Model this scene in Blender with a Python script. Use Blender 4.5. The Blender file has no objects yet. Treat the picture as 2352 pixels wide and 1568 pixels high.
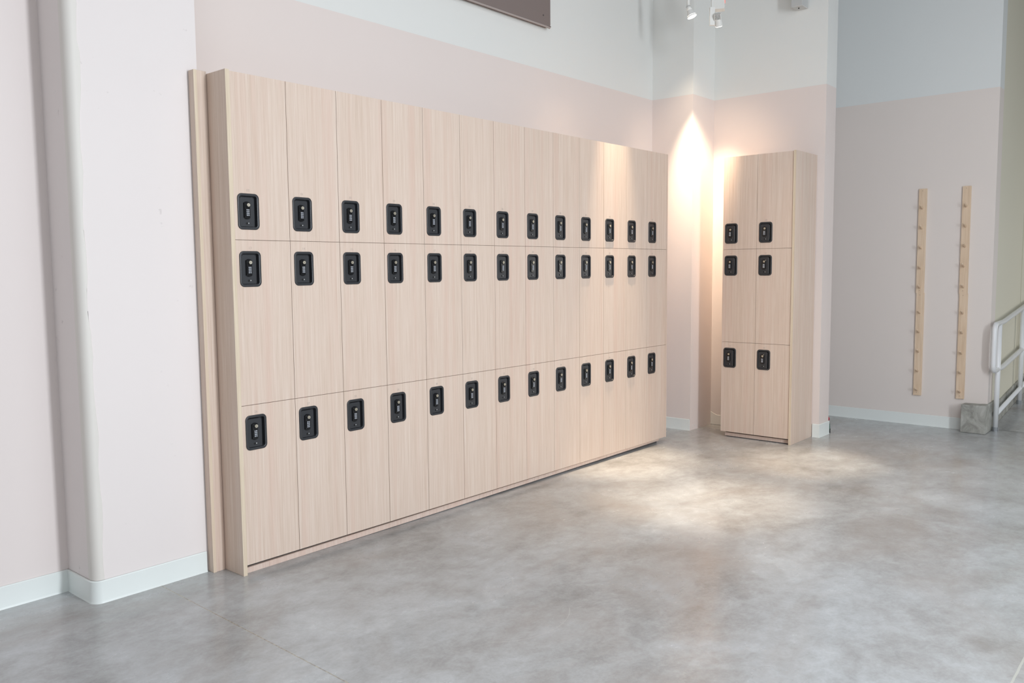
import bpy, bmesh, math, random
from mathutils import Matrix, Vector
random.seed(7)
sc = bpy.context.scene
COL = sc.collection
pi = math.pi

# ------------------------------------------------------------------ camera
cam_d = bpy.data.cameras.new('camera')
cam_d.sensor_width = 36.0
cam_d.lens = 36.0 * 1921.955 / 2352.0
cam_d.clip_start = 0.05
cam = bpy.data.objects.new('camera', cam_d)
COL.objects.link(cam)
yaw, pit, rol = 0.7087, 0.0867, -0.0090
F = Vector((math.cos(yaw)*math.cos(pit), math.sin(yaw)*math.cos(pit), -math.sin(pit)))
R0 = F.cross(Vector((0, 0, 1))).normalized(); U0 = R0.cross(F)
RR = R0*math.cos(rol) + U0*math.sin(rol); UU = -R0*math.sin(rol) + U0*math.cos(rol)
M = Matrix((RR, UU, -F)).transposed().to_4x4()
M.translation = Vector((-2.1567, -3.5562, 1.4702))
cam.matrix_world = M
sc.camera = cam

# ------------------------------------------------------------------ world + lights + exposure
sc.view_settings.view_transform = 'Standard'
sc.view_settings.look = 'None'
sc.view_settings.gamma = 1.0
sc.view_settings.use_curve_mapping = False
sc.view_settings.exposure = 0.0
w = bpy.data.worlds.new('world'); sc.world = w; w.use_nodes = True
w.node_tree.nodes['Background'].inputs[0].default_value = (0.93, 0.96, 1.0, 1)
w.node_tree.nodes['Background'].inputs[1].default_value = 0.205

def look(o, loc, tgt):
    o.location = loc
    o.rotation_euler = (Vector(tgt) - Vector(loc)).to_track_quat('-Z', 'Y').to_euler()

def area(name, loc, tgt, sx, sy, power, color):
    l = bpy.data.lights.new(name, 'AREA'); l.shape = 'RECTANGLE'; l.size = sx; l.size_y = sy
    l.energy = power; l.color = color
    o = bpy.data.objects.new(name, l); COL.objects.link(o); look(o, loc, tgt); return o

def spot(name, loc, tgt, ang, power, color, blend=0.8, rad=0.03):
    l = bpy.data.lights.new(name, 'SPOT'); l.energy = power; l.color = color
    l.spot_size = math.radians(ang); l.spot_blend = blend; l.shadow_soft_size = rad
    o = bpy.data.objects.new(name, l); COL.objects.link(o); look(o, loc, tgt); return o

area('window_daylight', (0.55, -6.6, 2.3), (0.0, 0.4, 1.2), 0.55, 2.6, 236, (0.90, 0.95, 1.0))
area('fill_side', (-4.6, -5.2, 2.4), (2.0, -0.6, 0.9), 3.0, 2.6, 74, (0.94, 0.97, 1.0))  # unseen fill light added to brighten the left-facing surfaces
area('fill_near_floor', (1.1, -4.5, 4.4), (1.1, -4.4, 0), 3.0, 2.2, 125, (0.92, 0.96, 1.0))  # overhead fill light, added to brighten the floor near the camera
area('fill_passage', (9.6, -5.0, 1.3), (8.6, -2.0, 0.2), 3.0, 1.4, 40, (1.0, 0.97, 0.9))  # added fill light that lifts the cream wall and ramp
WARM = (1.0, 0.80, 0.58)
LAMP_A = Vector((3.982, -0.193, 3.474+.01))
LAMP_B = Vector((4.083, -0.384, 3.40))
LAMP_E = Vector((3.19, -0.21, 4.05))
LAMP_C = Vector((2.53, -1.10, 3.90))
LAMP_D = Vector((4.00, -1.22, 3.90))
for nm, p, tgt, ang, power in (
        ('spot_lockers', LAMP_E + Vector((0, 0, -.06)), (3.17, -0.05, 0.0), 22, 850),
        ('spill_lockers', LAMP_E + Vector((0, 0, -.06)), (3.17, -0.10, 0.0), 62, 60),
        ('spot_corner', LAMP_A + Vector((.02, -.04, -.045)), (4.90, 0.06, 1.80), 37, 320),
        ('spill_corner', LAMP_A + Vector((.02, -.04, -.045)), (4.80, 0.08, 2.0), 78, 22),
        ('spot_partition', LAMP_B + Vector((.05, .02, -.05)), (4.80, 0.085, 1.95), 44, 60),
        ('spot_floor_near', LAMP_C + Vector((0, 0, -.07)), (2.53, -1.07, 0.0), 24, 440),
        ('spill_floor_near', LAMP_C + Vector((0, 0, -.07)), (2.53, -1.07, 0.0), 50, 140),
        ('spot_floor_far', LAMP_D + Vector((0, 0, -.07)), (4.02, -1.19, 0.0), 20, 470),
        ('spill_floor_far', LAMP_D + Vector((0, 0, -.07)), (4.02, -1.19, 0.0), 48, 110)):
    spot(nm, p, tgt, ang, power, WARM, 1.0, 0.03)

# ------------------------------------------------------------------ materials
def srgb(r, g, b):
    f = lambda c: (c/255/12.92) if c/255 <= 0.04045 else ((c/255+0.055)/1.055)**2.4
    return (f(r), f(g), f(b), 1.0)

def mat(name, col, rough=0.5, metal=0.0, spec=0.5):
    m = bpy.data.materials.new(name); m.use_nodes = True
    b = m.node_tree.nodes['Principled BSDF']
    b.inputs['Base Color'].default_value = col
    b.inputs['Roughness'].default_value = rough
    b.inputs['Metallic'].default_value = metal
    b.inputs['Specular IOR Level'].default_value = spec
    return m

class NT:
    def __init__(s, m): s.t = m.node_tree; s.b = s.t.nodes['Principled BSDF']
    def n(s, typ, **k):
        x = s.t.nodes.new(typ)
        for a, v in k.items(): setattr(x, a, v)
        return x
    def l(s, a, b): s.t.links.new(a, b)
    def pos(s, scale=(1, 1, 1), rot=(0, 0, 0), loc=(0, 0, 0)):
        g = s.n('ShaderNodeNewGeometry'); mp = s.n('ShaderNodeMapping')
        mp.inputs['Scale'].default_value = scale; mp.inputs['Rotation'].default_value = rot
        mp.inputs['Location'].default_value = loc
        s.l(g.outputs['Position'], mp.inputs['Vector']); return mp.outputs['Vector']
    def noise(s, vec, scale=1, detail=4, rough=.5, dist=0):
        x = s.n('ShaderNodeTexNoise'); x.inputs['Scale'].default_value = scale
        x.inputs['Detail'].default_value = detail; x.inputs['Roughness'].default_value = rough
        x.inputs['Distortion'].default_value = dist
        s.l(vec, x.inputs['Vector']); return x.outputs['Fac']
    def ramp(s, fac, stops):
        x = s.n('ShaderNodeValToRGB'); e = x.color_ramp.elements
        while len(e) < len(stops): e.new(0.5)
        for i, (p, c) in enumerate(stops): e[i].position = p; e[i].color = c
        s.l(fac, x.inputs['Fac']); return x.outputs['Color']
    def mix(s, a, b, fac, mode='MIX'):
        x = s.n('ShaderNodeMix', data_type='RGBA', blend_type=mode)
        for sock, v in ((x.inputs[0], fac), (x.inputs[6], a), (x.inputs[7], b)):
            if hasattr(v, 'is_linked') or hasattr(v, 'links'): s.l(v, sock)
            else: sock.default_value = v
        return x.outputs[2]
    def math(s, op, a, b=None, clamp=False):
        x = s.n('ShaderNodeMath', operation=op); x.use_clamp = clamp
        for sock, v in ((x.inputs[0], a), (x.inputs[1], b)):
            if v is None: continue
            if hasattr(v, 'links'): s.l(v, sock)
            else: sock.default_value = v
        return x.outputs[0]
    def bump(s, h, strength, dist=.01):
        x = s.n('ShaderNodeBump'); x.inputs['Strength'].default_value = strength
        x.inputs['Distance'].default_value = dist
        s.l(h, x.inputs['Height']); s.l(x.outputs['Normal'], s.b.inputs['Normal'])

def wood_mat(name, c0, c1, c2, sc_=1.0, rough=.45):
    m = mat(name, c1, rough, spec=.35); t = NT(m)
    fine = t.noise(t.pos((210*sc_, 210*sc_, 3.2)), 1, 3, .65)
    mid = t.noise(t.pos((75*sc_, 75*sc_, .7), loc=(3, 7, 1)), 1, 3, .6)
    broad = t.noise(t.pos((9*sc_, 9*sc_, .25), loc=(1, 2, 5)), 1, 2, .5)
    a = t.math('MULTIPLY', fine, .62); b = t.math('MULTIPLY', mid, .34); c = t.math('MULTIPLY', broad, .16)
    f = t.math('ADD', t.math('ADD', a, b), c)
    col = t.ramp(f, [(.38, c0), (.56, c1), (.74, c2)])
    hue = t.noise(t.pos((16*sc_, 16*sc_, .3), loc=(9, 4, 2)), 1, 2, .5)
    pinkish = t.mix(col, srgb(214, 178, 162), t.ramp(hue, [(.5, (0, 0, 0, 1)), (.75, (.35, .35, .35, 1))]))
    t.l(pinkish, t.b.inputs['Base Color'])
    t.bump(fine, .06, .002)
    return m

WOOD = wood_mat('oak_laminate', srgb(206, 184, 166), srgb(219, 199, 184), srgb(228, 212, 199))
EDGE = wood_mat('oak_edge_band', srgb(206, 188, 162), srgb(221, 205, 182), srgb(230, 216, 196))
KICK = wood_mat('oak_plinth', srgb(206, 180, 166), srgb(219, 197, 184), srgb(226, 208, 196))
PINE = wood_mat('pine', srgb(212, 186, 158), srgb(226, 202, 176), srgb(234, 214, 192), .35, .6)
INNER = mat('gap_shadow_board', srgb(120, 98, 82), .8)
GAPSHADE = mat('plinth_gap_shade', srgb(96, 92, 90), .8)  # shade in the plinth gaps, painted as a dark colour

PAINT_H = 2.975
def wall_mat(name, pink, white, split=True, scuff=0.0):
    m = mat(name, pink, .62, spec=.25); t = NT(m)
    g = t.n('ShaderNodeNewGeometry'); sx = t.n('ShaderNodeSeparateXYZ'); t.l(g.outputs['Position'], sx.inputs[0])
    col = pink
    mot = t.noise(t.pos((.8, .8, .8)), 1, 3, .5)
    pk = t.mix(pink, tuple(min(1, c*1.05) for c in pink[:3]) + (1,), mot)
    if scuff:
        sp = t.noise(t.pos((26, 26, 26), loc=(2, 1, 3)), 1, 2, .5)
        zone = t.noise(t.pos((3, 3, 3)), 1, 2, .5)
        k = t.math('MULTIPLY', t.ramp(sp, [(.70, (0, 0, 0, 1)), (.76, (1, 1, 1, 1))]), t.ramp(zone, [(.5, (0, 0, 0, 1)), (.6, (1, 1, 1, 1))]))
        pk = t.mix(pk, srgb(190, 182, 180), t.math('MULTIPLY', k, scuff))
    if split:
        up = t.math('GREATER_THAN', sx.outputs['Z'], PAINT_H)
        pk = t.mix(pk, white, up)
    t.l(pk, t.b.inputs['Base Color'])
    h = t.noise(t.pos((60, 60, 60)), 1, 3, .6)
    t.bump(h, .05, .003)
    return m

PINK = srgb(229, 218, 213); WHITE = srgb(232, 233, 230)
WALL = wall_mat('painted_wall', PINK, WHITE)
FARWALL = wall_mat('painted_far_wall', srgb(228, 220, 215), srgb(228, 232, 232))  # same paint as WALL, the cooler light here put into its colour
PILLAR = wall_mat('painted_pillar', srgb(232, 225, 223), WHITE, split=False, scuff=.5)
LEFTW = wall_mat('left_wall_paint', srgb(230, 221, 218), WHITE, split=False)
BEADP = mat('corner_bead_paint', srgb(226, 222, 216), .55)
CREAM = wall_mat('cream_wall', srgb(220, 217, 201), WHITE, split=False)
BASEB = mat('baseboard_white', srgb(232, 238, 236), .35, spec=.5)
CEILM = mat('ceiling_paint', srgb(120, 115, 100), .8)

def conc_floor():
    m = mat('polished_concrete', srgb(150, 150, 150), .3, spec=.5); t = NT(m)
    p1 = t.pos((.55, .75, 1), rot=(0, 0, .5)); p2 = t.pos((2.3, 2.9, 1), rot=(0, 0, .3)); p3 = t.pos((11, 14, 1)); p4 = t.pos((60, 60, 1))
    n1 = t.noise(p1, 1, 5, .55, .6); n2 = t.noise(p2, 1, 8, .62, .35); n3 = t.noise(p3, 1, 8, .7, .4); n4 = t.noise(p4, 1, 4, .7)
    f = t.math('ADD', t.math('ADD', t.math('MULTIPLY', n1, .37), t.math('MULTIPLY', n2, .34)), t.math('ADD', t.math('MULTIPLY', n3, .20), t.math('MULTIPLY', n4, .09)))
    col = t.ramp(f, [(.35, srgb(130, 129, 127)), (.47, srgb(168, 169, 169)), (.55, srgb(187, 190, 192)), (.65, srgb(209, 214, 216))])
    # warm brownish clouds
    wn = t.noise(t.pos((.9, 1.2, 1), loc=(4, 2, 0)), 1, 5, .6, .8)
    col = t.mix(col, srgb(158, 148, 140), t.ramp(wn, [(.50, (0, 0, 0, 1)), (.72, (.55, .55, .55, 1))]))
    # fine pale specks
    vs = t.noise(t.pos((140, 140, 1)), 1, 2, .5)
    sn = t.noise(t.pos((1.7, 1.7, 1), loc=(8, 3, 0)), 1, 3, .5)
    k = t.math('MULTIPLY', t.ramp(vs, [(.66, (0, 0, 0, 1)), (.74, (1, 1, 1, 1))]), t.ramp(sn, [(.48, (0, 0, 0, 1)), (.6, (1, 1, 1, 1))]))
    col = t.mix(col, srgb(205, 200, 188), t.math('MULTIPLY', k, .5))
    # trowel veins
    v = t.n('ShaderNodeTexVoronoi', feature='DISTANCE_TO_EDGE'); v.inputs['Scale'].default_value = 1
    wv = t.n('ShaderNodeMix', data_type='VECTOR')
    nz = t.n('ShaderNodeTexNoise'); nz.inputs['Scale'].default_value = 2.2; nz.inputs['Detail'].default_value = 6
    gp = t.pos((1, 1, 1)); t.l(gp, nz.inputs['Vector'])
    vm = t.n('ShaderNodeVectorMath', operation='ADD'); t.l(gp, vm.inputs[0]); t.l(nz.outputs['Color'], vm.inputs[1]); t.l(vm.outputs[0], v.inputs['Vector'])
    vein = t.ramp(v.outputs['Distance'], [(0.0, (1, 1, 1, 1)), (.012, (0, 0, 0, 1))])
    vzone = t.ramp(n1, [(.52, (0, 0, 0, 1)), (.62, (1, 1, 1, 1))])
    col = t.mix(col, srgb(186, 186, 184), t.math('MULTIPLY', t.math('MULTIPLY', vein, vzone), .35))
    # saw-cut joints with sandy filler
    g = t.n('ShaderNodeNewGeometry'); sx = t.n('ShaderNodeSeparateXYZ'); t.l(g.outputs['Position'], sx.inputs[0])
    wob = t.math('MULTIPLY', t.math('SUBTRACT', n3, .5), .006)
    dx = t.math('ABSOLUTE', t.math('SUBTRACT', t.math('ADD', t.math('ADD', sx.outputs['X'], t.math('MULTIPLY', sx.outputs['Y'], -.019)), wob), -.338))
    dy = t.math('ABSOLUTE', t.math('SUBTRACT', t.math('ADD', sx.outputs['Y'], wob), -3.041))
    jx = t.math('LESS_THAN', dx, .0028); jy = t.math('LESS_THAN', dy, .0040)
    speck = t.ramp(n4, [(.4, srgb(120, 108, 88)), (.62, srgb(196, 184, 152))])
    col = t.mix(col, speck, t.math('MULTIPLY', jx, .5))
    col = t.mix(col, srgb(196, 196, 188), t.math('MULTIPLY', jy, .8))
    # two curved scratches left by something dragged
    for (cx, cy, r, a0, a1) in ((.575, -.870, .257, -2.3, -.3), (.46, -1.20, .325, -2.5, -.85)):
        ex = t.math('SUBTRACT', sx.outputs['X'], cx); ey = t.math('SUBTRACT', sx.outputs['Y'], cy)
        rr = t.math('SQRT', t.math('ADD', t.math('MULTIPLY', ex, ex), t.math('MULTIPLY', ey, ey)))
        ring = t.math('LESS_THAN', t.math('ABSOLUTE', t.math('SUBTRACT', t.math('ADD', rr, wob), r)), .0016)
        an = t.math('ARCTAN2', ey, ex)
        ok = t.math('MULTIPLY', t.math('GREATER_THAN', an, a0), t.math('LESS_THAN', an, a1))
        col = t.mix(col, srgb(206, 205, 200), t.math('MULTIPLY', t.math('MULTIPLY', ring, ok), .4))
    t.l(col, t.b.inputs['Base Color'])
    ro = t.n('ShaderNodeMapRange'); ro.inputs['From Min'].default_value = .35; ro.inputs['From Max'].default_value = .65
    ro.inputs['To Min'].default_value = .17; ro.inputs['To Max'].default_value = .29
    t.l(n2, ro.inputs['Value']); t.l(ro.outputs[0], t.b.inputs['Roughness'])
    t.bump(t.noise(t.pos((5, 5, 1)), 1, 6, .6), .03, .01)
    return m
FLOORM = conc_floor()

def rough_conc():
    m = mat('rough_concrete', srgb(168, 168, 162), .85, spec=.2); t = NT(m)
    n = t.noise(t.pos((9, 9, 7)), 1, 8, .65, .6)
    t.l(t.ramp(n, [(.3, srgb(128, 128, 122)), (.5, srgb(170, 170, 164)), (.7, srgb(196, 197, 192))]), t.b.inputs['Base Color'])
    t.bump(n, .5, .02); return m
RCONC = rough_conc()

LOCKM = mat('charcoal_plastic', srgb(46, 48, 52), .36, spec=.6)
NTl = NT(LOCKM); NTl.bump(NTl.noise(NTl.pos((900, 900, 900)), 1, 2, .5), .05, .001)
BLACKG = mat('black_gloss', srgb(16, 17, 20), .22, spec=.6)
HOLE = mat('black_hole', srgb(6, 7, 9), .7)
KEYM = mat('nickel_brass', srgb(222, 214, 196), .38, metal=.85)
WHEELM = mat('dial_digit_white', srgb(212, 216, 224), .35)
NUMM = mat('engraved_number', srgb(190, 174, 164), .6)
FIXW = mat('white_metal', srgb(236, 236, 232), .4)
FIXG = mat('grey_metal', srgb(196, 197, 196), .45)
FIXD = mat('fin_shadow', srgb(150, 150, 148), .6)
RAILM = mat('white_powder_coat', srgb(238, 240, 242), .3)
STEEL = mat('galvanised_steel', srgb(170, 174, 178), .4, metal=.7)
TAUPE = mat('taupe_felt', srgb(134, 122, 118), .9, spec=.1)
HEM = mat('taupe_piping', srgb(172, 160, 156), .7)
def emis(name, col, s):
    m = mat(name, col, .5); b = m.node_tree.nodes['Principled BSDF']
    b.inputs['Emission Color'].default_value = col; b.inputs['Emission Strength'].default_value = s; return m
BULB = emis('lit_lamp_face', (1, .95, .86, 1), 6)
LED = emis('red_led', (1, .12, .08, 1), .8)
REDP = mat('red_plastic', srgb(170, 40, 66), .4)
GREENP = mat('dark_green_plastic', srgb(46, 92, 78), .35)
DKG = mat('dark_grey_rubber', srgb(58, 60, 60), .7)

# ------------------------------------------------------------------ helpers
def obj(name, bm, m, parent=None, smooth=False, bevel=0):
    me = bpy.data.meshes.new(name)
    bmesh.ops.recalc_face_normals(bm, faces=bm.faces)
    bm.to_mesh(me); bm.free()
    if isinstance(m, (list, tuple)):
        for x in m: me.materials.append(x)
    else: me.materials.append(m)
    if smooth:
        for p in me.polygons: p.use_smooth = True
    o = bpy.data.objects.new(name, me); COL.objects.link(o)
    if parent is not None: o.parent = parent
    if bevel:
        b = o.modifiers.new('bevel', 'BEVEL'); b.width = bevel; b.segments = 2; b.limit_method = 'ANGLE'; b.angle_limit = .7
    return o

def box(bm, x0, x1, y0, y1, z0, z1, mi=0):
    vs = [bm.verts.new((x, y, z)) for x in (x0, x1) for y in (y0, y1) for z in (z0, z1)]
    for q in ((0, 1, 3, 2), (4, 6, 7, 5), (0, 4, 5, 1), (2, 3, 7, 6), (0, 2, 6, 4), (1, 5, 7, 3)):
        f = bm.faces.new([vs[i] for i in q]); f.material_index = mi
    return vs

def prism(bm, pts, z0, z1, mi=0):
    a = [bm.verts.new((x, y, z0)) for x, y in pts]; b = [bm.verts.new((x, y, z1)) for x, y in pts]
    n = len(pts)
    for i in range(n):
        f = bm.faces.new((a[i], a[(i+1) % n], b[(i+1) % n], b[i])); f.material_index = mi
    bm.faces.new(a[::-1]).material_index = mi; bm.faces.new(b).material_index = mi

def cyl(bm, p0, p1, r, n=16, r2=None, cap=True, mi=0):
    p0, p1 = Vector(p0), Vector(p1); d = (p1-p0).normalized()
    u = d.orthogonal().normalized(); v = d.cross(u); r2 = r if r2 is None else r2
    A = [bm.verts.new(p0 + (u*math.cos(2*pi*i/n) + v*math.sin(2*pi*i/n))*r) for i in range(n)]
    B = [bm.verts.new(p1 + (u*math.cos(2*pi*i/n) + v*math.sin(2*pi*i/n))*r2) for i in range(n)]
    for i in range(n): bm.faces.new((A[i], A[(i+1) % n], B[(i+1) % n], B[i])).material_index = mi
    if cap: bm.faces.new(A[::-1]).material_index = mi; bm.faces.new(B).material_index = mi

def tube(bm, pts, r, n=12):
    pts = [Vector(p) for p in pts]; rings = []
    t0 = (pts[1]-pts[0]).normalized(); u = t0.orthogonal().normalized()
    for i, p in enumerate(pts):
        t = ((pts[min(i+1, len(pts)-1)] - pts[max(i-1, 0)])).normalized()
        u = (u - t*u.dot(t)).normalized(); v = t.cross(u)
        rings.append([bm.verts.new(p + (u*math.cos(2*pi*k/n) + v*math.sin(2*pi*k/n))*r) for k in range(n)])
    for a, b in zip(rings, rings[1:]):
        for k in range(n): bm.faces.new((a[k], a[(k+1) % n], b[(k+1) % n], b[k]))
    bm.faces.new(rings[0][::-1]); bm.faces.new(rings[-1])

def rrect(wd, h, r, n=6):
    pts = []
    for cx, cz, a in ((wd/2-r, h/2-r, 0), (-wd/2+r, h/2-r, pi/2), (-wd/2+r, -h/2+r, pi), (wd/2-r, -h/2+r, 1.5*pi)):
        for i in range(n+1): pts.append((cx + r*math.cos(a + i*pi/2/n), cz + r*math.sin(a + i*pi/2/n)))
    return pts

def loops(bm, specs, ox=0, oz=0, cap0=False, cap1=True):
    """specs: list of (points_xz, y): bridges successive outlines"""
    R = [[bm.verts.new((x+ox, y, z+oz)) for x, z in pts] for pts, y in specs]
    for a, b in zip(R, R[1:]):
        n = len(a)
        for k in range(n): bm.faces.new((a[k], a[(k+1) % n], b[(k+1) % n], b[k]))
    if cap0: bm.faces.new(R[0][::-1])
    if cap1: bm.faces.new(R[-1])

def empty(name, loc, rz=0):
    o = bpy.data.objects.new(name, None); COL.objects.link(o); o.location = loc; o.rotation_euler = (0, 0, rz)
    o.empty_display_size = .1; return o
def tag(o, label, cat, group=None, kind=None):
    o['label'] = label; o['category'] = cat
    if group: o['group'] = group
    if kind: o['kind'] = kind
    return o
def struct(name, bm, m, label=None, **k):
    o = obj(name, bm, m, **k); o['kind'] = 'structure'
    if label: o['label'] = label
    return o
B = bmesh.new

# ------------------------------------------------------------------ setting
H = 4.6
bm = B(); box(bm, -5, 13, -9, 1.2, -.1, 0); struct('floor', bm, FLOORM, 'polished grey mottled concrete floor')
bm = B(); box(bm, -5, -.60, .475, .65, 0, H); struct('wall_left', bm, LEFTW, 'pale wall at the far left behind the pillar')
bm = B(); box(bm, -.3, 4.56, .494, .65, 0, H); struct('wall_back', bm, WALL, 'pink wall with white upper part behind the long locker bank')
bm = B(); box(bm, 4.55, 4.95, .085, .65, 0, H); struct('wall_corner', bm, WALL, 'boxed-out corner between the two locker banks, lit by a warm spotlight')
bm = B(); box(bm, 4.945, 5.17, -.932, .65, 0, H); struct('wall_partition', bm, WALL, 'partition wall behind the short locker bank')
bm = B(); box(bm, 6.08, 6.25, -1.99, 1.2, 0, H); struct('wall_far', bm, FARWALL, 'far pink and white wall with the peg rails')
bm = B(); box(bm, 6.20, 13, -1.985, -1.85, 0, 5.3)
o = struct('wall_right', bm, CREAM, 'cream panelled wall behind the white handrail')
# shallow panel joints on the cream wall
for x in (7.42, 8.32, 9.2, 10.1, 11.0):
    bm = B(); box(bm, x-.004, x+.004, -1.989, -1.984, .12 + .1*(x-6.3), 2.3)
    j = struct('trim_%d' % round(x*10), bm, mat('joint_shade', srgb(198, 195, 176), .8), 'thin vertical panel joint on the cream wall')
bm = B(); box(bm, 12.9, 13.05, -6, -1.86, 0, 5.3); struct('wall_passage_end', bm, CREAM)
bm = B(); box(bm, 6.10, 13, -6, -1.86, 5.3, 5.4); struct('ceiling', bm, CEILM, 'unseen ceiling put over the ramp passage to darken it')  # out of view, added to darken the upper cream wall

# pillar at left with a chamfered, repaired corner
CR = [(-.598 - .032*math.cos(a), .242 - .038*math.sin(a)) for a in [pi/2*i/8 for i in range(9)]]
PP = [(-.632, .48)] + CR + [(-.042, .204), (-.042, .6), (-.632, .6)]
bm = B(); prism(bm, PP, 0, H); struct('wall_pillar', bm, PILLAR, 'wide white-pink pillar left of the long locker bank')
# ragged plaster / corner bead along the pillar edge
bm = B(); n = 90; prev = None
for i in range(n+1):
    z = .104 + (H-.104)*i/n
    r = .006*math.sin(z*3.1) + .004*math.sin(z*17+1) + random.uniform(-.0016, .0016)
    if 2.20 < z < 2.42: r += .012*(1-(2.42-z)/.22)
    
    pts = [(-.6305, .262)] + [(x_ - .0022*math.cos(pi/2*q/8), y_ - .0022*math.sin(pi/2*q/8)) for q, (x_, y_) in enumerate(CR)] + [(-.590 + r, .2018), (-.588 + r, .2042)]
    cur = [bm.verts.new((x, y, z)) for x, y in pts]
    if prev:
        for k in range(len(pts)-1): bm.faces.new((prev[k], prev[k+1], cur[k+1], cur[k]))
    prev = cur
o = struct('trim_corner_bead', bm, BEADP, 'ragged painted corner bead on the pillar edge')
for p in o.data.polygons: p.use_smooth = True
o.data.set_sharp_from_angle(angle=.6)

# baseboards
def baseb(name, pts, h=.102, t=.008, label=None):
    """pts: polyline on the floor, board sits on its right-hand side"""
    bm = B(); off = []
    for i, p in enumerate(pts):
        p = Vector(p); a = Vector(pts[i-1]) if i else None; c = Vector(pts[i+1]) if i < len(pts)-1 else None
        d = ((p-a).normalized() if a is not None else Vector((0, 0))) + ((c-p).normalized() if c is not None else Vector((0, 0)))
        d.normalize(); nn = Vector((d.y, -d.x))
        if a is not None and c is not None:
            cosv = max(.5, nn.dot(Vector(((c-p).normalized().y, -(c-p).normalized().x))))
        else: cosv = 1
        off.append((p, nn/cosv))
    prof = [(0, 0), (t+.003, 0), (t+.002, .004), (t, .010), (t, h-.004), (t-.003, h), (0, h)]
    rings = [[bm.verts.new((p.x+nn.x*u, p.y+nn.y*u, z)) for u, z in prof] for p, nn in off]
    for a, b in zip(rings, rings[1:]):
        for k in range(len(prof)-1): bm.faces.new((a[k], a[k+1], b[k+1], b[k]))
    bm.faces.new(rings[0]); bm.faces.new(rings[-1])
    o = struct(name, bm, BASEB, label)
    for p in o.data.polygons: p.use_smooth = True
    o.data.set_sharp_from_angle(angle=.5)
    return o
baseb('baseboard_left', [(-5, .474), (-.632, .474)], label='white baseboard on the left wall')
baseb('baseboard_pillar', [(-.6335, .473)] + [(x_-.002*math.cos(pi/2*q/8), y_-.002*math.sin(pi/2*q/8)) for q, (x_, y_) in enumerate(CR)] + [(-.098, .202)], label='white baseboard wrapped around the pillar')
baseb('baseboard_corner', [(4.549, .49), (4.549, .088)][::1], label='white baseboard on the boxed-out corner')
baseb('baseboard_partition', [(4.944, -.878), (4.944, -.933), (5.171, -.933)], h=.115, label='white baseboard on the end of the partition')
baseb('baseboard_far', [(6.079, 1.1), (6.079, -1.80)], label='white baseboard on the far wall')
# damaged base area with chipped white plaster
bm = B()
prev = None
for i in range(15):
    y = .084 - i*.022
    h = .095 + .022*math.exp(-((i)/1.2)**2) + random.uniform(-.006, .006) - (.012 if i > 9 else 0)
    cur = [bm.verts.new((4.9435, y, .004)), bm.verts.new((4.9415, y, .006)), bm.verts.new((4.9415, y, h)), bm.verts.new((4.9445, y, h+.003))]
    if prev:
        for k in range(3): bm.faces.new((prev[k], prev[k+1], cur[k+1], cur[k]))
    prev = cur
struct('trim_bare_plaster', bm, mat('bare_plaster', srgb(234, 231, 225), .8), 'bare whitish plaster strip where the baseboard is missing')
bm = B()
for i in range(26):
    x = random.choice([random.uniform(4.56, 4.66), random.uniform(4.82, 4.94)]); z = random.uniform(.004, .05) * (1.2 if x > 4.82 else 1)
    s = random.uniform(.003, .009); a = random.uniform(0, pi)
    vs = [bm.verts.new((x + s*math.cos(a+k*pi/2.5)*random.uniform(.5, 1.2), .0835, z + s*math.sin(a+k*pi/2.5)*random.uniform(.5, 1.2))) for k in range(5)]
    tip = bm.verts.new((x, .0815, z))
    for k in range(5): bm.faces.new((vs[k], vs[(k+1) % 5], tip))
struct('trim_chipped_plaster', bm, mat('chipped_plaster', srgb(236, 232, 226), .9), 'small white plaster chips at the foot of the corner')
# concrete curb at the right corner and under the right wall
bm = B()
N = 10
pts = [(5.93, -2.008), (6.40, -2.008), (6.40, -1.95), (6.07, -1.95), (6.07, -1.812), (5.935, -1.812)]
prism(bm, pts, 0, .247)
bmesh.ops.bevel(bm, geom=[e for e in bm.edges], offset=.006, segments=1, affect='EDGES')
for v in bm.verts:
    v.co += Vector((random.uniform(-.004, .004), random.uniform(-.004, .004), random.uniform(-.005, .005) if v.co.z > .1 else 0))
struct('trim_concrete_curb', bm, RCONC, 'rough bare concrete curb at the foot of the far wall corner')
bm = B(); vs = box(bm, 6.3, 13, -1.998, -1.93, 0, .2)
for v in vs:
    if v.co.z > .1: v.co.z = .20 if v.co.x < 7 else .20 + .1*6.6
struct('trim_concrete_skirting', bm, RCONC, 'rough concrete strip under the cream wall')
bm = B()
a = [bm.verts.new(p) for p in ((6.25, -2.0, .001), (6.25, -3.5, .001), (13, -3.5, .68), (13, -2.0, .68), (13, -3.5, -.02), (13, -2.0, -.02))]
bm.faces.new((a[0], a[1], a[2], a[3])); bm.faces.new((a[0], a[5], a[4], a[1])); bm.faces.new((a[3], a[2], a[4], a[5])); bm.faces.new((a[0], a[3], a[5])); bm.faces.new((a[1], a[4], a[2]))
struct('floor_ramp', bm, FLOORM, 'sloping concrete ramp beside the handrail')

# ------------------------------------------------------------------ lockers
W = .305; TOP = 2.392; Z1 = 1.617; Z2 = .827; Z0 = .046; G = .0012; T = .018
LX = .0775; LZ = (1.751, 1.480, .692)
LW, LH = .115, .170
rows = [(Z1, TOP, LZ[0]), (Z2, Z1, LZ[1]), (Z0, Z2, LZ[2])]

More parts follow.
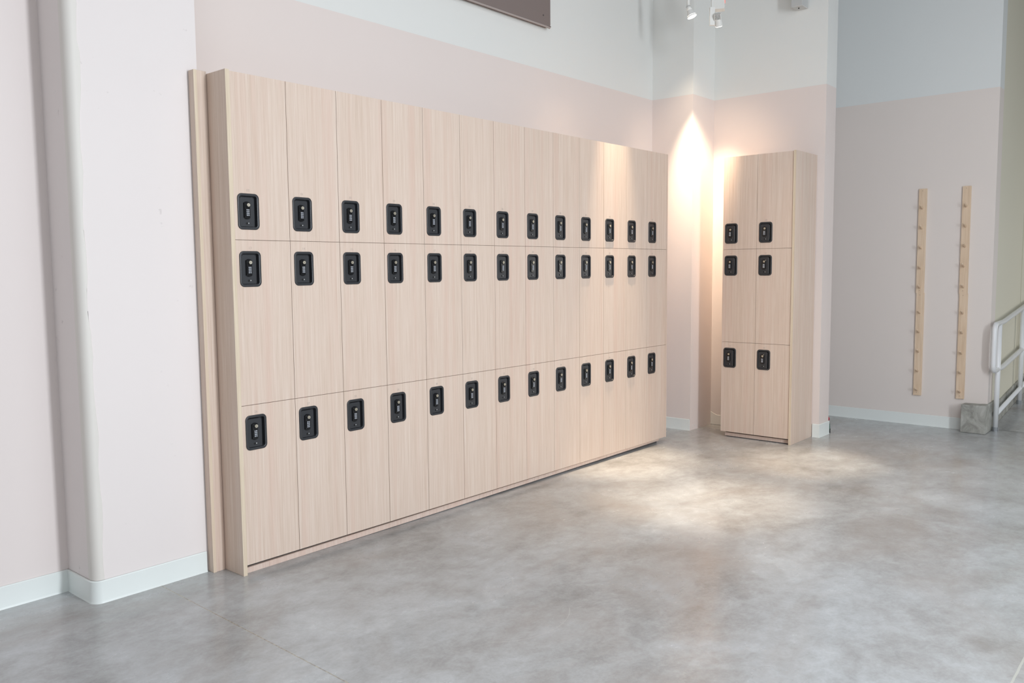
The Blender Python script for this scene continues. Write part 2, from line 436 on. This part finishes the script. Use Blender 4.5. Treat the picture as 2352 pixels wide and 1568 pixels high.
def door_bm(z0, z1, lz):
    bm = B(); x0, x1 = G, W-G; z0 += G; z1 -= (G if z1 < TOP else 0)
    hx0, hx1 = LX-.049, LX+.049; hz0, hz1 = lz-.077, lz+.077
    xs = [x0, hx0, hx1, x1]; zs = [z0, hz0, hz1, z1]
    f = {}; 
    for y in (0, T):
        for i, x in enumerate(xs):
            for j, z in enumerate(zs): f[y, i, j] = bm.verts.new((x, y, z))
    for y in (0, T):
        for i in range(3):
            for j in range(3):
                if i == 1 and j == 1: continue
                bm.faces.new((f[y, i, j], f[y, i+1, j], f[y, i+1, j+1], f[y, i, j+1]))
    for i in range(3):
        for j in (0, 3): bm.faces.new((f[0, i, j], f[0, i+1, j], f[T, i+1, j], f[T, i, j]))
        for k in (0, 3): bm.faces.new((f[0, k, i], f[0, k, i+1], f[T, k, i+1], f[T, k, i]))
    for (i, j, k, l) in ((1, 1, 2, 1), (2, 1, 2, 2), (2, 2, 1, 2), (1, 2, 1, 1)):
        bm.faces.new((f[0, i, j], f[0, k, l], f[T, k, l], f[T, i, j]))
    return bm

def housing_bm():
    bm = B()
    r = .023
    o = lambda d: rrect(LW-2*d, LH-2*d, max(r-d, .004))
    loops(bm, [(o(0), .0005), (o(0), -.0025), (o(.0012), -.0042), (o(.0035), -.0050), (o(.0095), -.0050), (o(.0115), -.0042), (o(.0125), -.002), (o(.0128), .0165)])
    # raised panel filling the left of the recess
    iw, ih = LW-.0256, LH-.0256
    x0, x1 = -iw/2+.0006, -LW/2+.0895
    z0, z1 = -ih/2+.0006, ih/2-.0045
    def pan(d):
        rr = .013-d; pts = [(x0, z0+.008), (x0+.003, z0+.002+d), (x0+.008, z0+d)]
        rb = .004
        for k in range(4): a = -pi/2 + k*pi/2/3; pts.append((x1-d-rb+rb*math.cos(a), z0+d+rb+rb*math.sin(a)))
        for k in range(6): a = k*pi/2/5; pts.append((x1-d-rr+rr*math.cos(a), z1-d-rr+rr*math.sin(a)))
        pts += [(x0+.008, z1-d), (x0+.003, z1-.002-d), (x0, z1-.008)]
        return pts
    loops(bm, [(pan(0), .0160), (pan(0), .0012), (pan(.0012), .0)], cap1=True)
    return bm

def comb_bm():
    bm = B()
    def arch(d):
        wd, h = .0335-2*d, .083-2*d; pts = []
        n = 8; sag = .006
        for i in range(n+1):
            s = 1-2*i/n; pts.append((wd/2*s, h/2-sag*s*s))
        for i in range(n+1):
            s = -1+2*i/n; pts.append((wd/2*s, -h/2+sag*s*s))
        return pts
    loops(bm, [(arch(0), .0015), (arch(0), -.0045), (arch(.0022), -.0075)], ox=-LW/2+.048, oz=LH/2-.0795)
    cyl(bm, (-LW/2+.051, -.006, LH/2-.054), (-LW/2+.051, -.0105, LH/2-.054), .0125, 20, .0115)
    for i in range(4):    # the four black wheels
        z = LH/2-.0775-.0083*i
        cyl(bm, (-LW/2+.040, -.0068, z), (-LW/2+.0585, -.0068, z), .0036, 10)
    return bm
def key_bm():
    bm = B(); c = (-LW/2+.0525, LH/2-.054)
    cyl(bm, (c[0], -.0095, c[1]), (c[0], -.0135, c[1]), .0085, 24, .0078)
    return bm
def slot_bm():
    bm = B(); c = (-LW/2+.0525, LH/2-.054)
    box(bm, c[0]-.0009, c[0]+.0009, -.0140, -.0134, c[1]-.0035, c[1]+.0035)
    return bm
def wheels_bm():
    bm = B()
    for i in range(4):
        z = LH/2-.0775-.0083*i
        for x, wd in ((-LW/2+.0448, .0058), (-LW/2+.0535, .0058)):
            # small white digit strokes: an open numeral in each window
            box(bm, x-wd/2, x-wd/2+.0016, -.0110, -.0098, z-.0024, z+.0024)
            box(bm, x+wd/2-.0016, x+wd/2, -.0110, -.0098, z-.0024, z+.0024)
            box(bm, x-wd/2, x+wd/2, -.0110, -.0098, z+.0012, z+.0026)
            box(bm, x-wd/2, x+wd/2, -.0110, -.0098, z-.0026, z-.0012)
    return bm
def hole_bm():
    bm = B(); cyl(bm, (-LW/2+.0475, .0005, -LH/2+.0295), (-LW/2+.0475, -.0006, -LH/2+.0295), .0055, 18)
    return bm
def screw_bm():
    bm = B(); cyl(bm, (-LW/2+.0575, .0005, -LH/2+.0305), (-LW/2+.0575, -.0010, -LH/2+.0305), .0026, 12)
    return bm

def carcass_bm():
    bm = B(); D = .44; y0 = T+.001; t = .016
    box(bm, .0006, .0006+t, y0, D, .05, TOP-.001); box(bm, W-.0006-t, W-.0006, y0, D, .05, TOP-.001)
    box(bm, .0006+t, W-.0006-t, y0, D, TOP-.017, TOP-.001)
    for z in (Z1, Z2): box(bm, .0006+t, W-.0006-t, y0, D, z-.008, z+.008)
    box(bm, .0006+t, W-.0006-t, y0, D, .05, .066)
    box(bm, .0006+t, W-.0006-t, D-.012, D, .066, TOP-.017)
    box(bm, .0006, .0040, .020, .034, .0425, .052)    # pale foot seen through the plinth gap
    return bm

def text_mesh(s, size):
    c = bpy.data.curves.new('t', 'FONT'); c.body = s; c.size = size; c.align_x = 'CENTER'; c.align_y = 'CENTER'
    c.extrude = .0002
    o = bpy.data.objects.new('t', c); COL.objects.link(o)
    dg = bpy.context.evaluated_depsgraph_get()
    me = bpy.data.meshes.new_from_object(o.evaluated_get(dg))
    bpy.data.objects.remove(o); bpy.data.curves.remove(c)
    for v in me.vertices: v.co = Vector((v.co.x, -v.co.z, v.co.y))
    me.materials.clear(); me.materials.append(NUMM)
    return me

def make_locker():
    root = empty('locker', (0, 0, 0))
    obj('carcass', carcass_bm(), WOOD, root)
    shared = {}
    for nm, fn, m, sm in (('lock_housing', housing_bm, LOCKM, True), ('combination_lock', comb_bm, BLACKG, True), ('key_cylinder', key_bm, KEYM, True), ('number_wheel', wheels_bm, WHEELM, False), ('access_hole', hole_bm, HOLE, False), ('screw', screw_bm, FIXG, False), ('key_slot', slot_bm, HOLE, False)):
        shared[nm] = (fn, m, sm)
    meshes = {}
    for (z0, z1, lz) in rows:
        d = obj('door', door_bm(z0, z1, lz), WOOD, root)
        for nm, (fn, m, sm) in shared.items():
            if nm in meshes:
                o = bpy.data.objects.new(nm, meshes[nm]); COL.objects.link(o); o.parent = d
            else:
                o = obj(nm, fn(), m, d)
                if sm: 
                    for p in o.data.polygons: p.use_smooth = True
                    o.data.set_sharp_from_angle(angle=math.radians(38))
                meshes[nm] = o.data
            o.location = (LX, 0, lz)
            if nm == 'key_cylinder': o['label'] = 'brass-coloured round key cylinder'
        nmesh = text_mesh('00', .017)
        o = bpy.data.objects.new('door_number', nmesh); COL.objects.link(o); o.parent = d
        o.location = (LX+.002, -.0003, lz+.0995)
        o['label'] = 'small faint grey number'
    return root

def kids(o): return [c for c in COL.objects if c.parent == o]
def copy_tree(o, parent=None):
    c = o.copy(); COL.objects.link(c); c.parent = parent
    for ch in kids(o): copy_tree(ch, c)
    return c

ordn = ['first', 'second', 'third', 'fourth', 'fifth', 'sixth', 'seventh', 'eighth', 'ninth', 'tenth', 'eleventh', 'twelfth', 'thirteenth']
proto = make_locker()
lockers = [proto]
bpy.context.view_layer.update()
for i in range(1, 15): lockers.append(copy_tree(proto))
extra = {0: 'next to the tall end panel', 10: 'in the bright spotlight band', 11: 'just right of the spotlight band', 12: 'at the far right end of the bank'}
for i, L in enumerate(lockers):
    if i < 13:
        L.location = (i*W, 0, 0)
        tag(L, ('pale oak three-door locker column, %s from the left in the long bank %s' % (ordn[i], extra.get(i, ''))).strip(), 'locker', 'three-door locker columns in the long bank')
        if i in extra: L['label'] = 'pale oak three-door locker column, %s from left, %s' % (ordn[i], extra[i])
    else:
        k = i-13
        L.location = (4.495, -.241-k*W, 0); L.rotation_euler = (0, 0, -pi/2)
        tag(L, ('left' if k == 0 else 'right') + ' pale oak locker column of the short two-column bank, ' + ('beside the glowing corner' if k == 0 else 'beside its floor-length end panel'), 'locker', 'three-door locker columns in the short bank')
    doors = sorted([c for c in kids(L) if c.name.startswith('door')], key=lambda o: -max(v.co.z for v in o.data.vertices))
    for r, d in enumerate(doors):
        for c in kids(d):
            if c.name.startswith('door_number'):
                if i or r: c.data = text_mesh('%02d' % (i + r*13 if i < 13 else 39 + (i-13) + 2*r), .017)

# end panels, fillers, plinths
def board(name, x0, x1, y0, y1, z0, z1, m, label, cat, parent=None):
    bm = B(); box(bm, x0, x1, y0, y1, z0, z1)
    o = obj(name, bm, m, parent, bevel=.0012)
    if parent is None: tag(o, label, cat)
    return o
t_ = empty('end_panel', (-.010, 0, 0)); tag(t_, 'tall oak end panel closing the left end of the long locker bank', 'panel')
bm = B(); box(bm, -.0115, .0095, -.004, .488, 0, 2.397); obj('panel', bm, WOOD, t_, bevel=.001)
bm = B(); box(bm, -.0115, .0095, -.006, -.0043, 0, 2.397); e = obj('edge_band', bm, EDGE, t_); e['label'] = 'pale yellowish front edge strip'
t_ = empty('end_panel', (3.974, 0, 0)); tag(t_, 'thin oak end panel at the far right end of the long locker bank', 'panel')
bm = B(); box(bm, -.008, .008, .0, .488, .044, 2.392); obj('panel', bm, WOOD, t_)
t_ = empty('end_panel', (4.49, -.861, 0)); tag(t_, 'floor-length oak end panel on the right side of the short locker bank', 'panel')
bm = B(); box(bm, 0, .450, -.0095, .0095, 0, 2.397); obj('panel', bm, WOOD, t_, bevel=.001)
bm = B(); box(bm, -.0025, -.0003, -.0095, .0095, 0, 2.397); e = obj('edge_band', bm, EDGE, t_); e['label'] = 'pale yellowish front edge strip'
# filler between the end panel and the pillar
t_ = empty('filler_panel', (-.056, .18, 0)); tag(t_, 'narrow oak filler strip set back between the pillar and the left end panel', 'panel')
bm = B(); prism(bm, [(-.032, -.024), (.033, -.024), (.033, .30), (.016, .30), (.016, .02), (-.032, .02)], 0, 2.408); obj('panel', bm, WOOD, t_, bevel=.001)
bm = B(); box(bm, -.0325, -.0165, -.0262, -.0243, 0, 2.408); e = obj('edge_band', bm, EDGE, t_); e['label'] = 'pale yellowish front edge strip'
# plinths: board top and bottom follow the slightly falling floor
bm = B()
X = [0.001, 1.3, 3.90]; zb = [0, .004, .024]; zt = [.028, .033, .040]
ring = []
for x, b_, t2 in zip(X, zb, zt): ring.append([bm.verts.new((x, y, z)) for y, z in ((.021, b_), (.035, b_), (.035, t2), (.021, t2))])
for a, b_ in zip(ring, ring[1:]):
    for k in range(4): bm.faces.new((a[k], a[(k+1) % 4], b_[(k+1) % 4], b_[k]))
bm.faces.new(ring[0]); bm.faces.new(ring[-1])
t_ = empty('plinth', (1.9, .03, 0)); tag(t_, 'long low pinkish plinth board under the long locker bank', 'plinth')
o = obj('plinth_board', bm, KICK, t_); o.location = (-1.9, -.03, 0)
bm = B(); box(bm, .001, 3.90, .044, .056, 0, .040); o = obj('gap_shade_strip', bm, GAPSHADE, t_); o.location = (-1.9, -.03, 0); o['label'] = 'dark strip standing for the shade below and behind the plinth board'
t_ = empty('plinth', (4.53, -.55, 0)); tag(t_, 'short low plinth board under the short two-column locker bank', 'plinth')
bm = B(); box(bm, -.006, .008, -.300, .280, .006, .034); obj('plinth_board', bm, KICK, t_)
bm = B(); box(bm, .016, .026, -.300, .280, 0, .036); o = obj('gap_shade_strip', bm, GAPSHADE, t_); o['label'] = 'dark strip standing for the shade behind the plinth board'

# ------------------------------------------------------------------ peg rails
def make_rail():
    root = empty('peg_rail', (0, 0, 0))
    bm = B(); box(bm, -.018, 0, -.0335, .0335, -.47, .47); obj('board', bm, PINE, root, bevel=.0015)
    bm = B()
    cyl(bm, (-.015, 0, 0), (-.080, 0, .024), .0095, 12, .0080)
    cyl(bm, (-.080, 0, .024), (-.085, 0, .0258), .0080, 12, .0045)
    peg = obj('peg', bm, PINE, root, smooth=False)
    pegs = [peg]
    for i in range(4):
        q = peg.copy(); COL.objects.link(q); pegs.append(q)
    bm = B()
    for z in (.452, -.445): cyl(bm, (-.0178, .004, z), (-.0192, .004, z), .0028, 10)
    obj('screw', bm, mat('screw_dark', srgb(150, 130, 110), .5), root)
    return root, pegs
rails = []
r0, p0 = make_rail()
spec = [(-1.4115, 1.685, (1.98, 1.80, 1.62, 1.44, 1.265), 'left peg rail on the far wall, upper pine board with five pegs'),
        (-1.4165, .747, (1.035, .86, .68, .50, .325), 'left peg rail on the far wall, lower pine board with five pegs'),
        (-1.768, 1.685, (1.977, 1.803, 1.629, 1.454, 1.272), 'right peg rail on the far wall, upper pine board with five pegs'),
        (-1.772, .747, (1.04, .866, .683, .508, .336), 'right peg rail on the far wall, lower pine board above the concrete curb')]
allr = [r0]
bpy.context.view_layer.update()
for i in range(3): allr.append(copy_tree(r0))
for r, (y, zc, pz, lab) in zip(allr, spec):
    r.location = (6.0795, y, zc); tag(r, lab, 'peg rail', 'vertical pine peg rails on the far wall')
    ps = [c for c in kids(r) if c.name.startswith('peg')]
    for c, z in zip(ps, pz): c.location = (0, 0, z-zc); c.rotation_euler = (random.uniform(-.1, .1), 0, 0)

# ------------------------------------------------------------------ handrail on the ramp
def arc(c, r, a0, a1, n=6): return [(c[0]+r*math.cos(a0+(a1-a0)*i/n), c[1], c[2]+r*math.sin(a0+(a1-a0)*i/n)) for i in range(n+1)]
t_ = empty('handrail', (6.168, -2.04, 0)); tag(t_, 'white tubular handrail with a rounded end beside the cream wall', 'handrail')
Y = -2.04; SL = .1
def place(o): o.location = (-6.168, 2.04, 0); return o
xl = 5.985
top = [(12, Y, .955+SL*(12-6.3)), (6.9, Y, .955+SL*.6), (6.35, Y, .96), (xl+.08, Y, .955)] + arc((xl+.06, Y, .895), .06, pi/2, pi) + [(xl-.004, Y, .80)] + arc((xl+.056, Y, .61), .06, pi, 1.5*pi) + [(6.35, Y, .55), (6.9, Y, .603), (12, Y, .55+SL*(12-6.37))]
bm = B(); tube(bm, top, .021, 14); place(obj('rail', bm, RAILM, t_, smooth=True))
bm = B(); tube(bm, [(6.19, Y, .15), (12, Y, .15+SL*5.81)], .019, 12); o = place(obj('lower_rail', bm, RAILM, t_, smooth=True))
for x in (6.178, 7.27, 8.4, 9.5, 10.6, 11.7):
    zb_ = 0 if x < 6.3 else SL*(x-6.25); zt_ = .95 if x < 6.3 else .955+SL*(x-6.3)
    bm = B(); cyl(bm, (x+ (.0 if x > 6.3 else 0), Y, zb_), (x+(.012 if x < 6.3 else 0), Y, zt_), .021, 14); p = place(obj('post', bm, RAILM, t_, smooth=False))
    for q in p.data.polygons: q.use_smooth = len(q.vertices) == 4
    bm = B(); cyl(bm, (x, Y, zb_-.002), (x, Y, zb_+.035), .0265, 14); b_ = obj('base_collar', bm, STEEL, p); b_['label'] = 'grey metal foot collar'

# ------------------------------------------------------------------ ceiling-hung items
t_ = empty('hanging_panel', (1.7, .494, 3.28)); tag(t_, 'dark taupe panel high on the white wall above the long lockers', 'panel')
bm = B(); loops(bm, [(rrect(2.6, 1.3, .02), -.052), (rrect(2.6, 1.3, .02), -.001)], ox=-.01, oz=.655, cap0=True)
obj('panel_face', bm, TAUPE, t_, bevel=.006)
bm = B(); tube(bm, [(-1.31, -.046, .004), (-.4, -.046, .004), (.4, -.046, .0035), (1.25, -.046, .003), (1.283, -.046, .000), (1.292, -.046, .012)], .007, 10); e = obj('hem', bm, HEM, t_, smooth=True); e['label'] = 'lighter piping along the lower edge'
bm = B(); cyl(bm, (1.20, -.052, .075), (1.20, -.0545, .075), .006, 12); obj('rivet', bm, mat('rivet_dark', srgb(80, 70, 68), .5), t_)

def lamp(loc, tgt, label, group='track spotlights'):
    root = empty('track_spotlight', loc); tag(root, label, 'spotlight', group)
    d = (Vector(tgt)-Vector(loc)).normalized()
    bm = B(); cyl(bm, -d*.055, -d*.02, .017, 20, .022); cyl(bm, -d*.02, d*.028, .022, 24, .036, cap=False); cyl(bm, d*.026, d*.036, .0365, 24, .0365, cap=False)
    obj('lamp_head', bm, FIXW, root, smooth=True)
    bm = B(); cyl(bm, d*.024, d*.0385, .0352, 24, .030); e = obj('lamp_face', bm, BULB, root); e['label'] = 'glowing round lamp face'
    p = -d*.05
    bm = B(); tube(bm, [p, p+Vector((0, 0, .05)), Vector((p.x, p.y, 4.35-loc[2]))], .012, 10); obj('stem', bm, FIXW, root, smooth=True)
    return root
lamp(LAMP_A, LAMP_A + Vector((.13, -.36, -1)), 'white spotlight with bright face hanging at the top of the picture')
lamp(LAMP_E, (3.16, -.10, 0), 'white spotlight over the bright band on the lockers', 'track spotlights above the frame')
lamp(LAMP_C, (2.53, -1.07, 0), 'white spotlight over the near floor pool of light', 'track spotlights above the frame')
lamp(LAMP_D, (4.02, -1.19, 0), 'white spotlight over the far floor pool of light', 'track spotlights above the frame')
# finned spotlight seen from behind, on its box arm
t_ = empty('track_spotlight', LAMP_B); tag(t_, 'white finned spotlight beside a white box arm, aimed at the partition wall', 'spotlight', 'track spotlights')
ang = math.atan2(.83, 1.14)
bm = B(); d = (Vector((4.93, -.10, 2.0))-LAMP_B).normalized()
cyl(bm, d*-.02, d*.035, .025, 24, .030); obj('lamp_head', bm, FIXW, t_, smooth=False, bevel=.002)
bm = B(); cyl(bm, d*.0355, d*.037, .027, 24); e = obj('lamp_face', bm, BULB, t_); e['label'] = 'glowing round lamp face'
bm = B()
side = d.cross(Vector((0, 0, 1))).normalized(); up = side.cross(d).normalized()
for k in range(5):
    c = d*-.042 + side*((k-2)*.0105)
    vs = []
    for a in (-1, 1):
        for b_ in (-1, 1):
            for c_ in (-1, 1): vs.append(bm.verts.new(c + d*.022*a + side*.0022*b_ + up*.024*c_))
    for q in ((0, 1, 3, 2), (4, 6, 7, 5), (0, 4, 5, 1), (2, 3, 7, 6), (0, 2, 6, 4), (1, 5, 7, 3)): bm.faces.new([vs[i] for i in q])
obj('heat_sink', bm, FIXW, t_)
bm = B(); box(bm, -.020, .020, -.013, .013, -.07, .07)
bmesh.ops.rotate(bm, verts=bm.verts, cent=(0, 0, 0), matrix=Matrix.Rotation(-.86, 3, 'Z'))
bmesh.ops.translate(bm, verts=bm.verts, vec=Vector((-.024, .042, .042)))
obj('driver_box', bm, FIXW, t_, bevel=.002)
bm = B(); cyl(bm, (-.024, .042, .105), (-.024, .042, 4.35-LAMP_B.z), .011, 12); obj('stem', bm, FIXW, t_)
# white box with a red light
t_ = empty('sensor_box', (4.165, -.335, 3.53)); tag(t_, 'small white box with a red indicator light beside the spotlights', 'box')
bm = B(); box(bm, -.045, .045, -.055, .05, -.018, .085)
bmesh.ops.rotate(bm, verts=bm.verts, cent=(0, 0, 0), matrix=Matrix.Rotation(.42, 3, 'Z'))
obj('housing', bm, FIXW, t_, bevel=.003)
bm = B(); box(bm, -.030, .004, -.0575, -.0553, .034, .054)
bmesh.ops.translate(bm, verts=bm.verts, vec=Vector((.0, 0, 0)))
bmesh.ops.rotate(bm, verts=bm.verts, cent=(0, 0, 0), matrix=Matrix.Rotation(.42, 3, 'Z'))
e = obj('indicator_light', bm, LED, t_); e['label'] = 'small glowing red indicator light'
bm = B(); cyl(bm, (0, 0, .085), (0, 0, 4.35-3.53), .010, 12); obj('stem', bm, FIXW, t_)
# track the lamps hang from
t_ = empty('lighting_track', (3.3, -.65, 4.36)); tag(t_, 'long white lighting track carrying the spotlights above the frame', 'lighting track')
bm = B(); box(bm, -1.9, 1.9, -.018, .018, -.012, .02); obj('track', bm, FIXW, t_)
# grey box on the partition wall
t_ = empty('wall_speaker', (4.945, -.715, 3.60)); tag(t_, 'grey box mounted high on the white partition wall', 'box')
bm = B(); box(bm, -.125, -.005, -.050, .050, .012, .2); obj('housing', bm, FIXG, t_, bevel=.006)
bm = B(); box(bm, -.006, 0, -.03, .03, .06, .14); obj('bracket', bm, FIXG, t_)
bm = B(); cyl(bm, (-.08, 0, .0125), (-.08, 0, .006), .006, 10); obj('knob', bm, DKG, t_)

# small thing standing behind the partition end
t_ = empty('bottle', (5.212, -.905, 0)); tag(t_, 'small dark green bottle with a red top behind the partition end', 'bottle')
bm = B(); cyl(bm, (0, 0, 0), (0, 0, .035), .030, 16, .031); obj('foot', bm, DKG, t_)
bm = B(); cyl(bm, (0, 0, .035), (0, 0, .080), .028, 16, .026); cyl(bm, (0, 0, .080), (0, 0, .100), .026, 16, .013); obj('body', bm, GREENP, t_)
bm = B(); bmesh.ops.create_uvsphere(bm, u_segments=14, v_segments=10, radius=.023)
bmesh.ops.translate(bm, verts=bm.verts, vec=(0, 0, .122)); e = obj('cap', bm, REDP, t_, smooth=True); e['label'] = 'round red top'
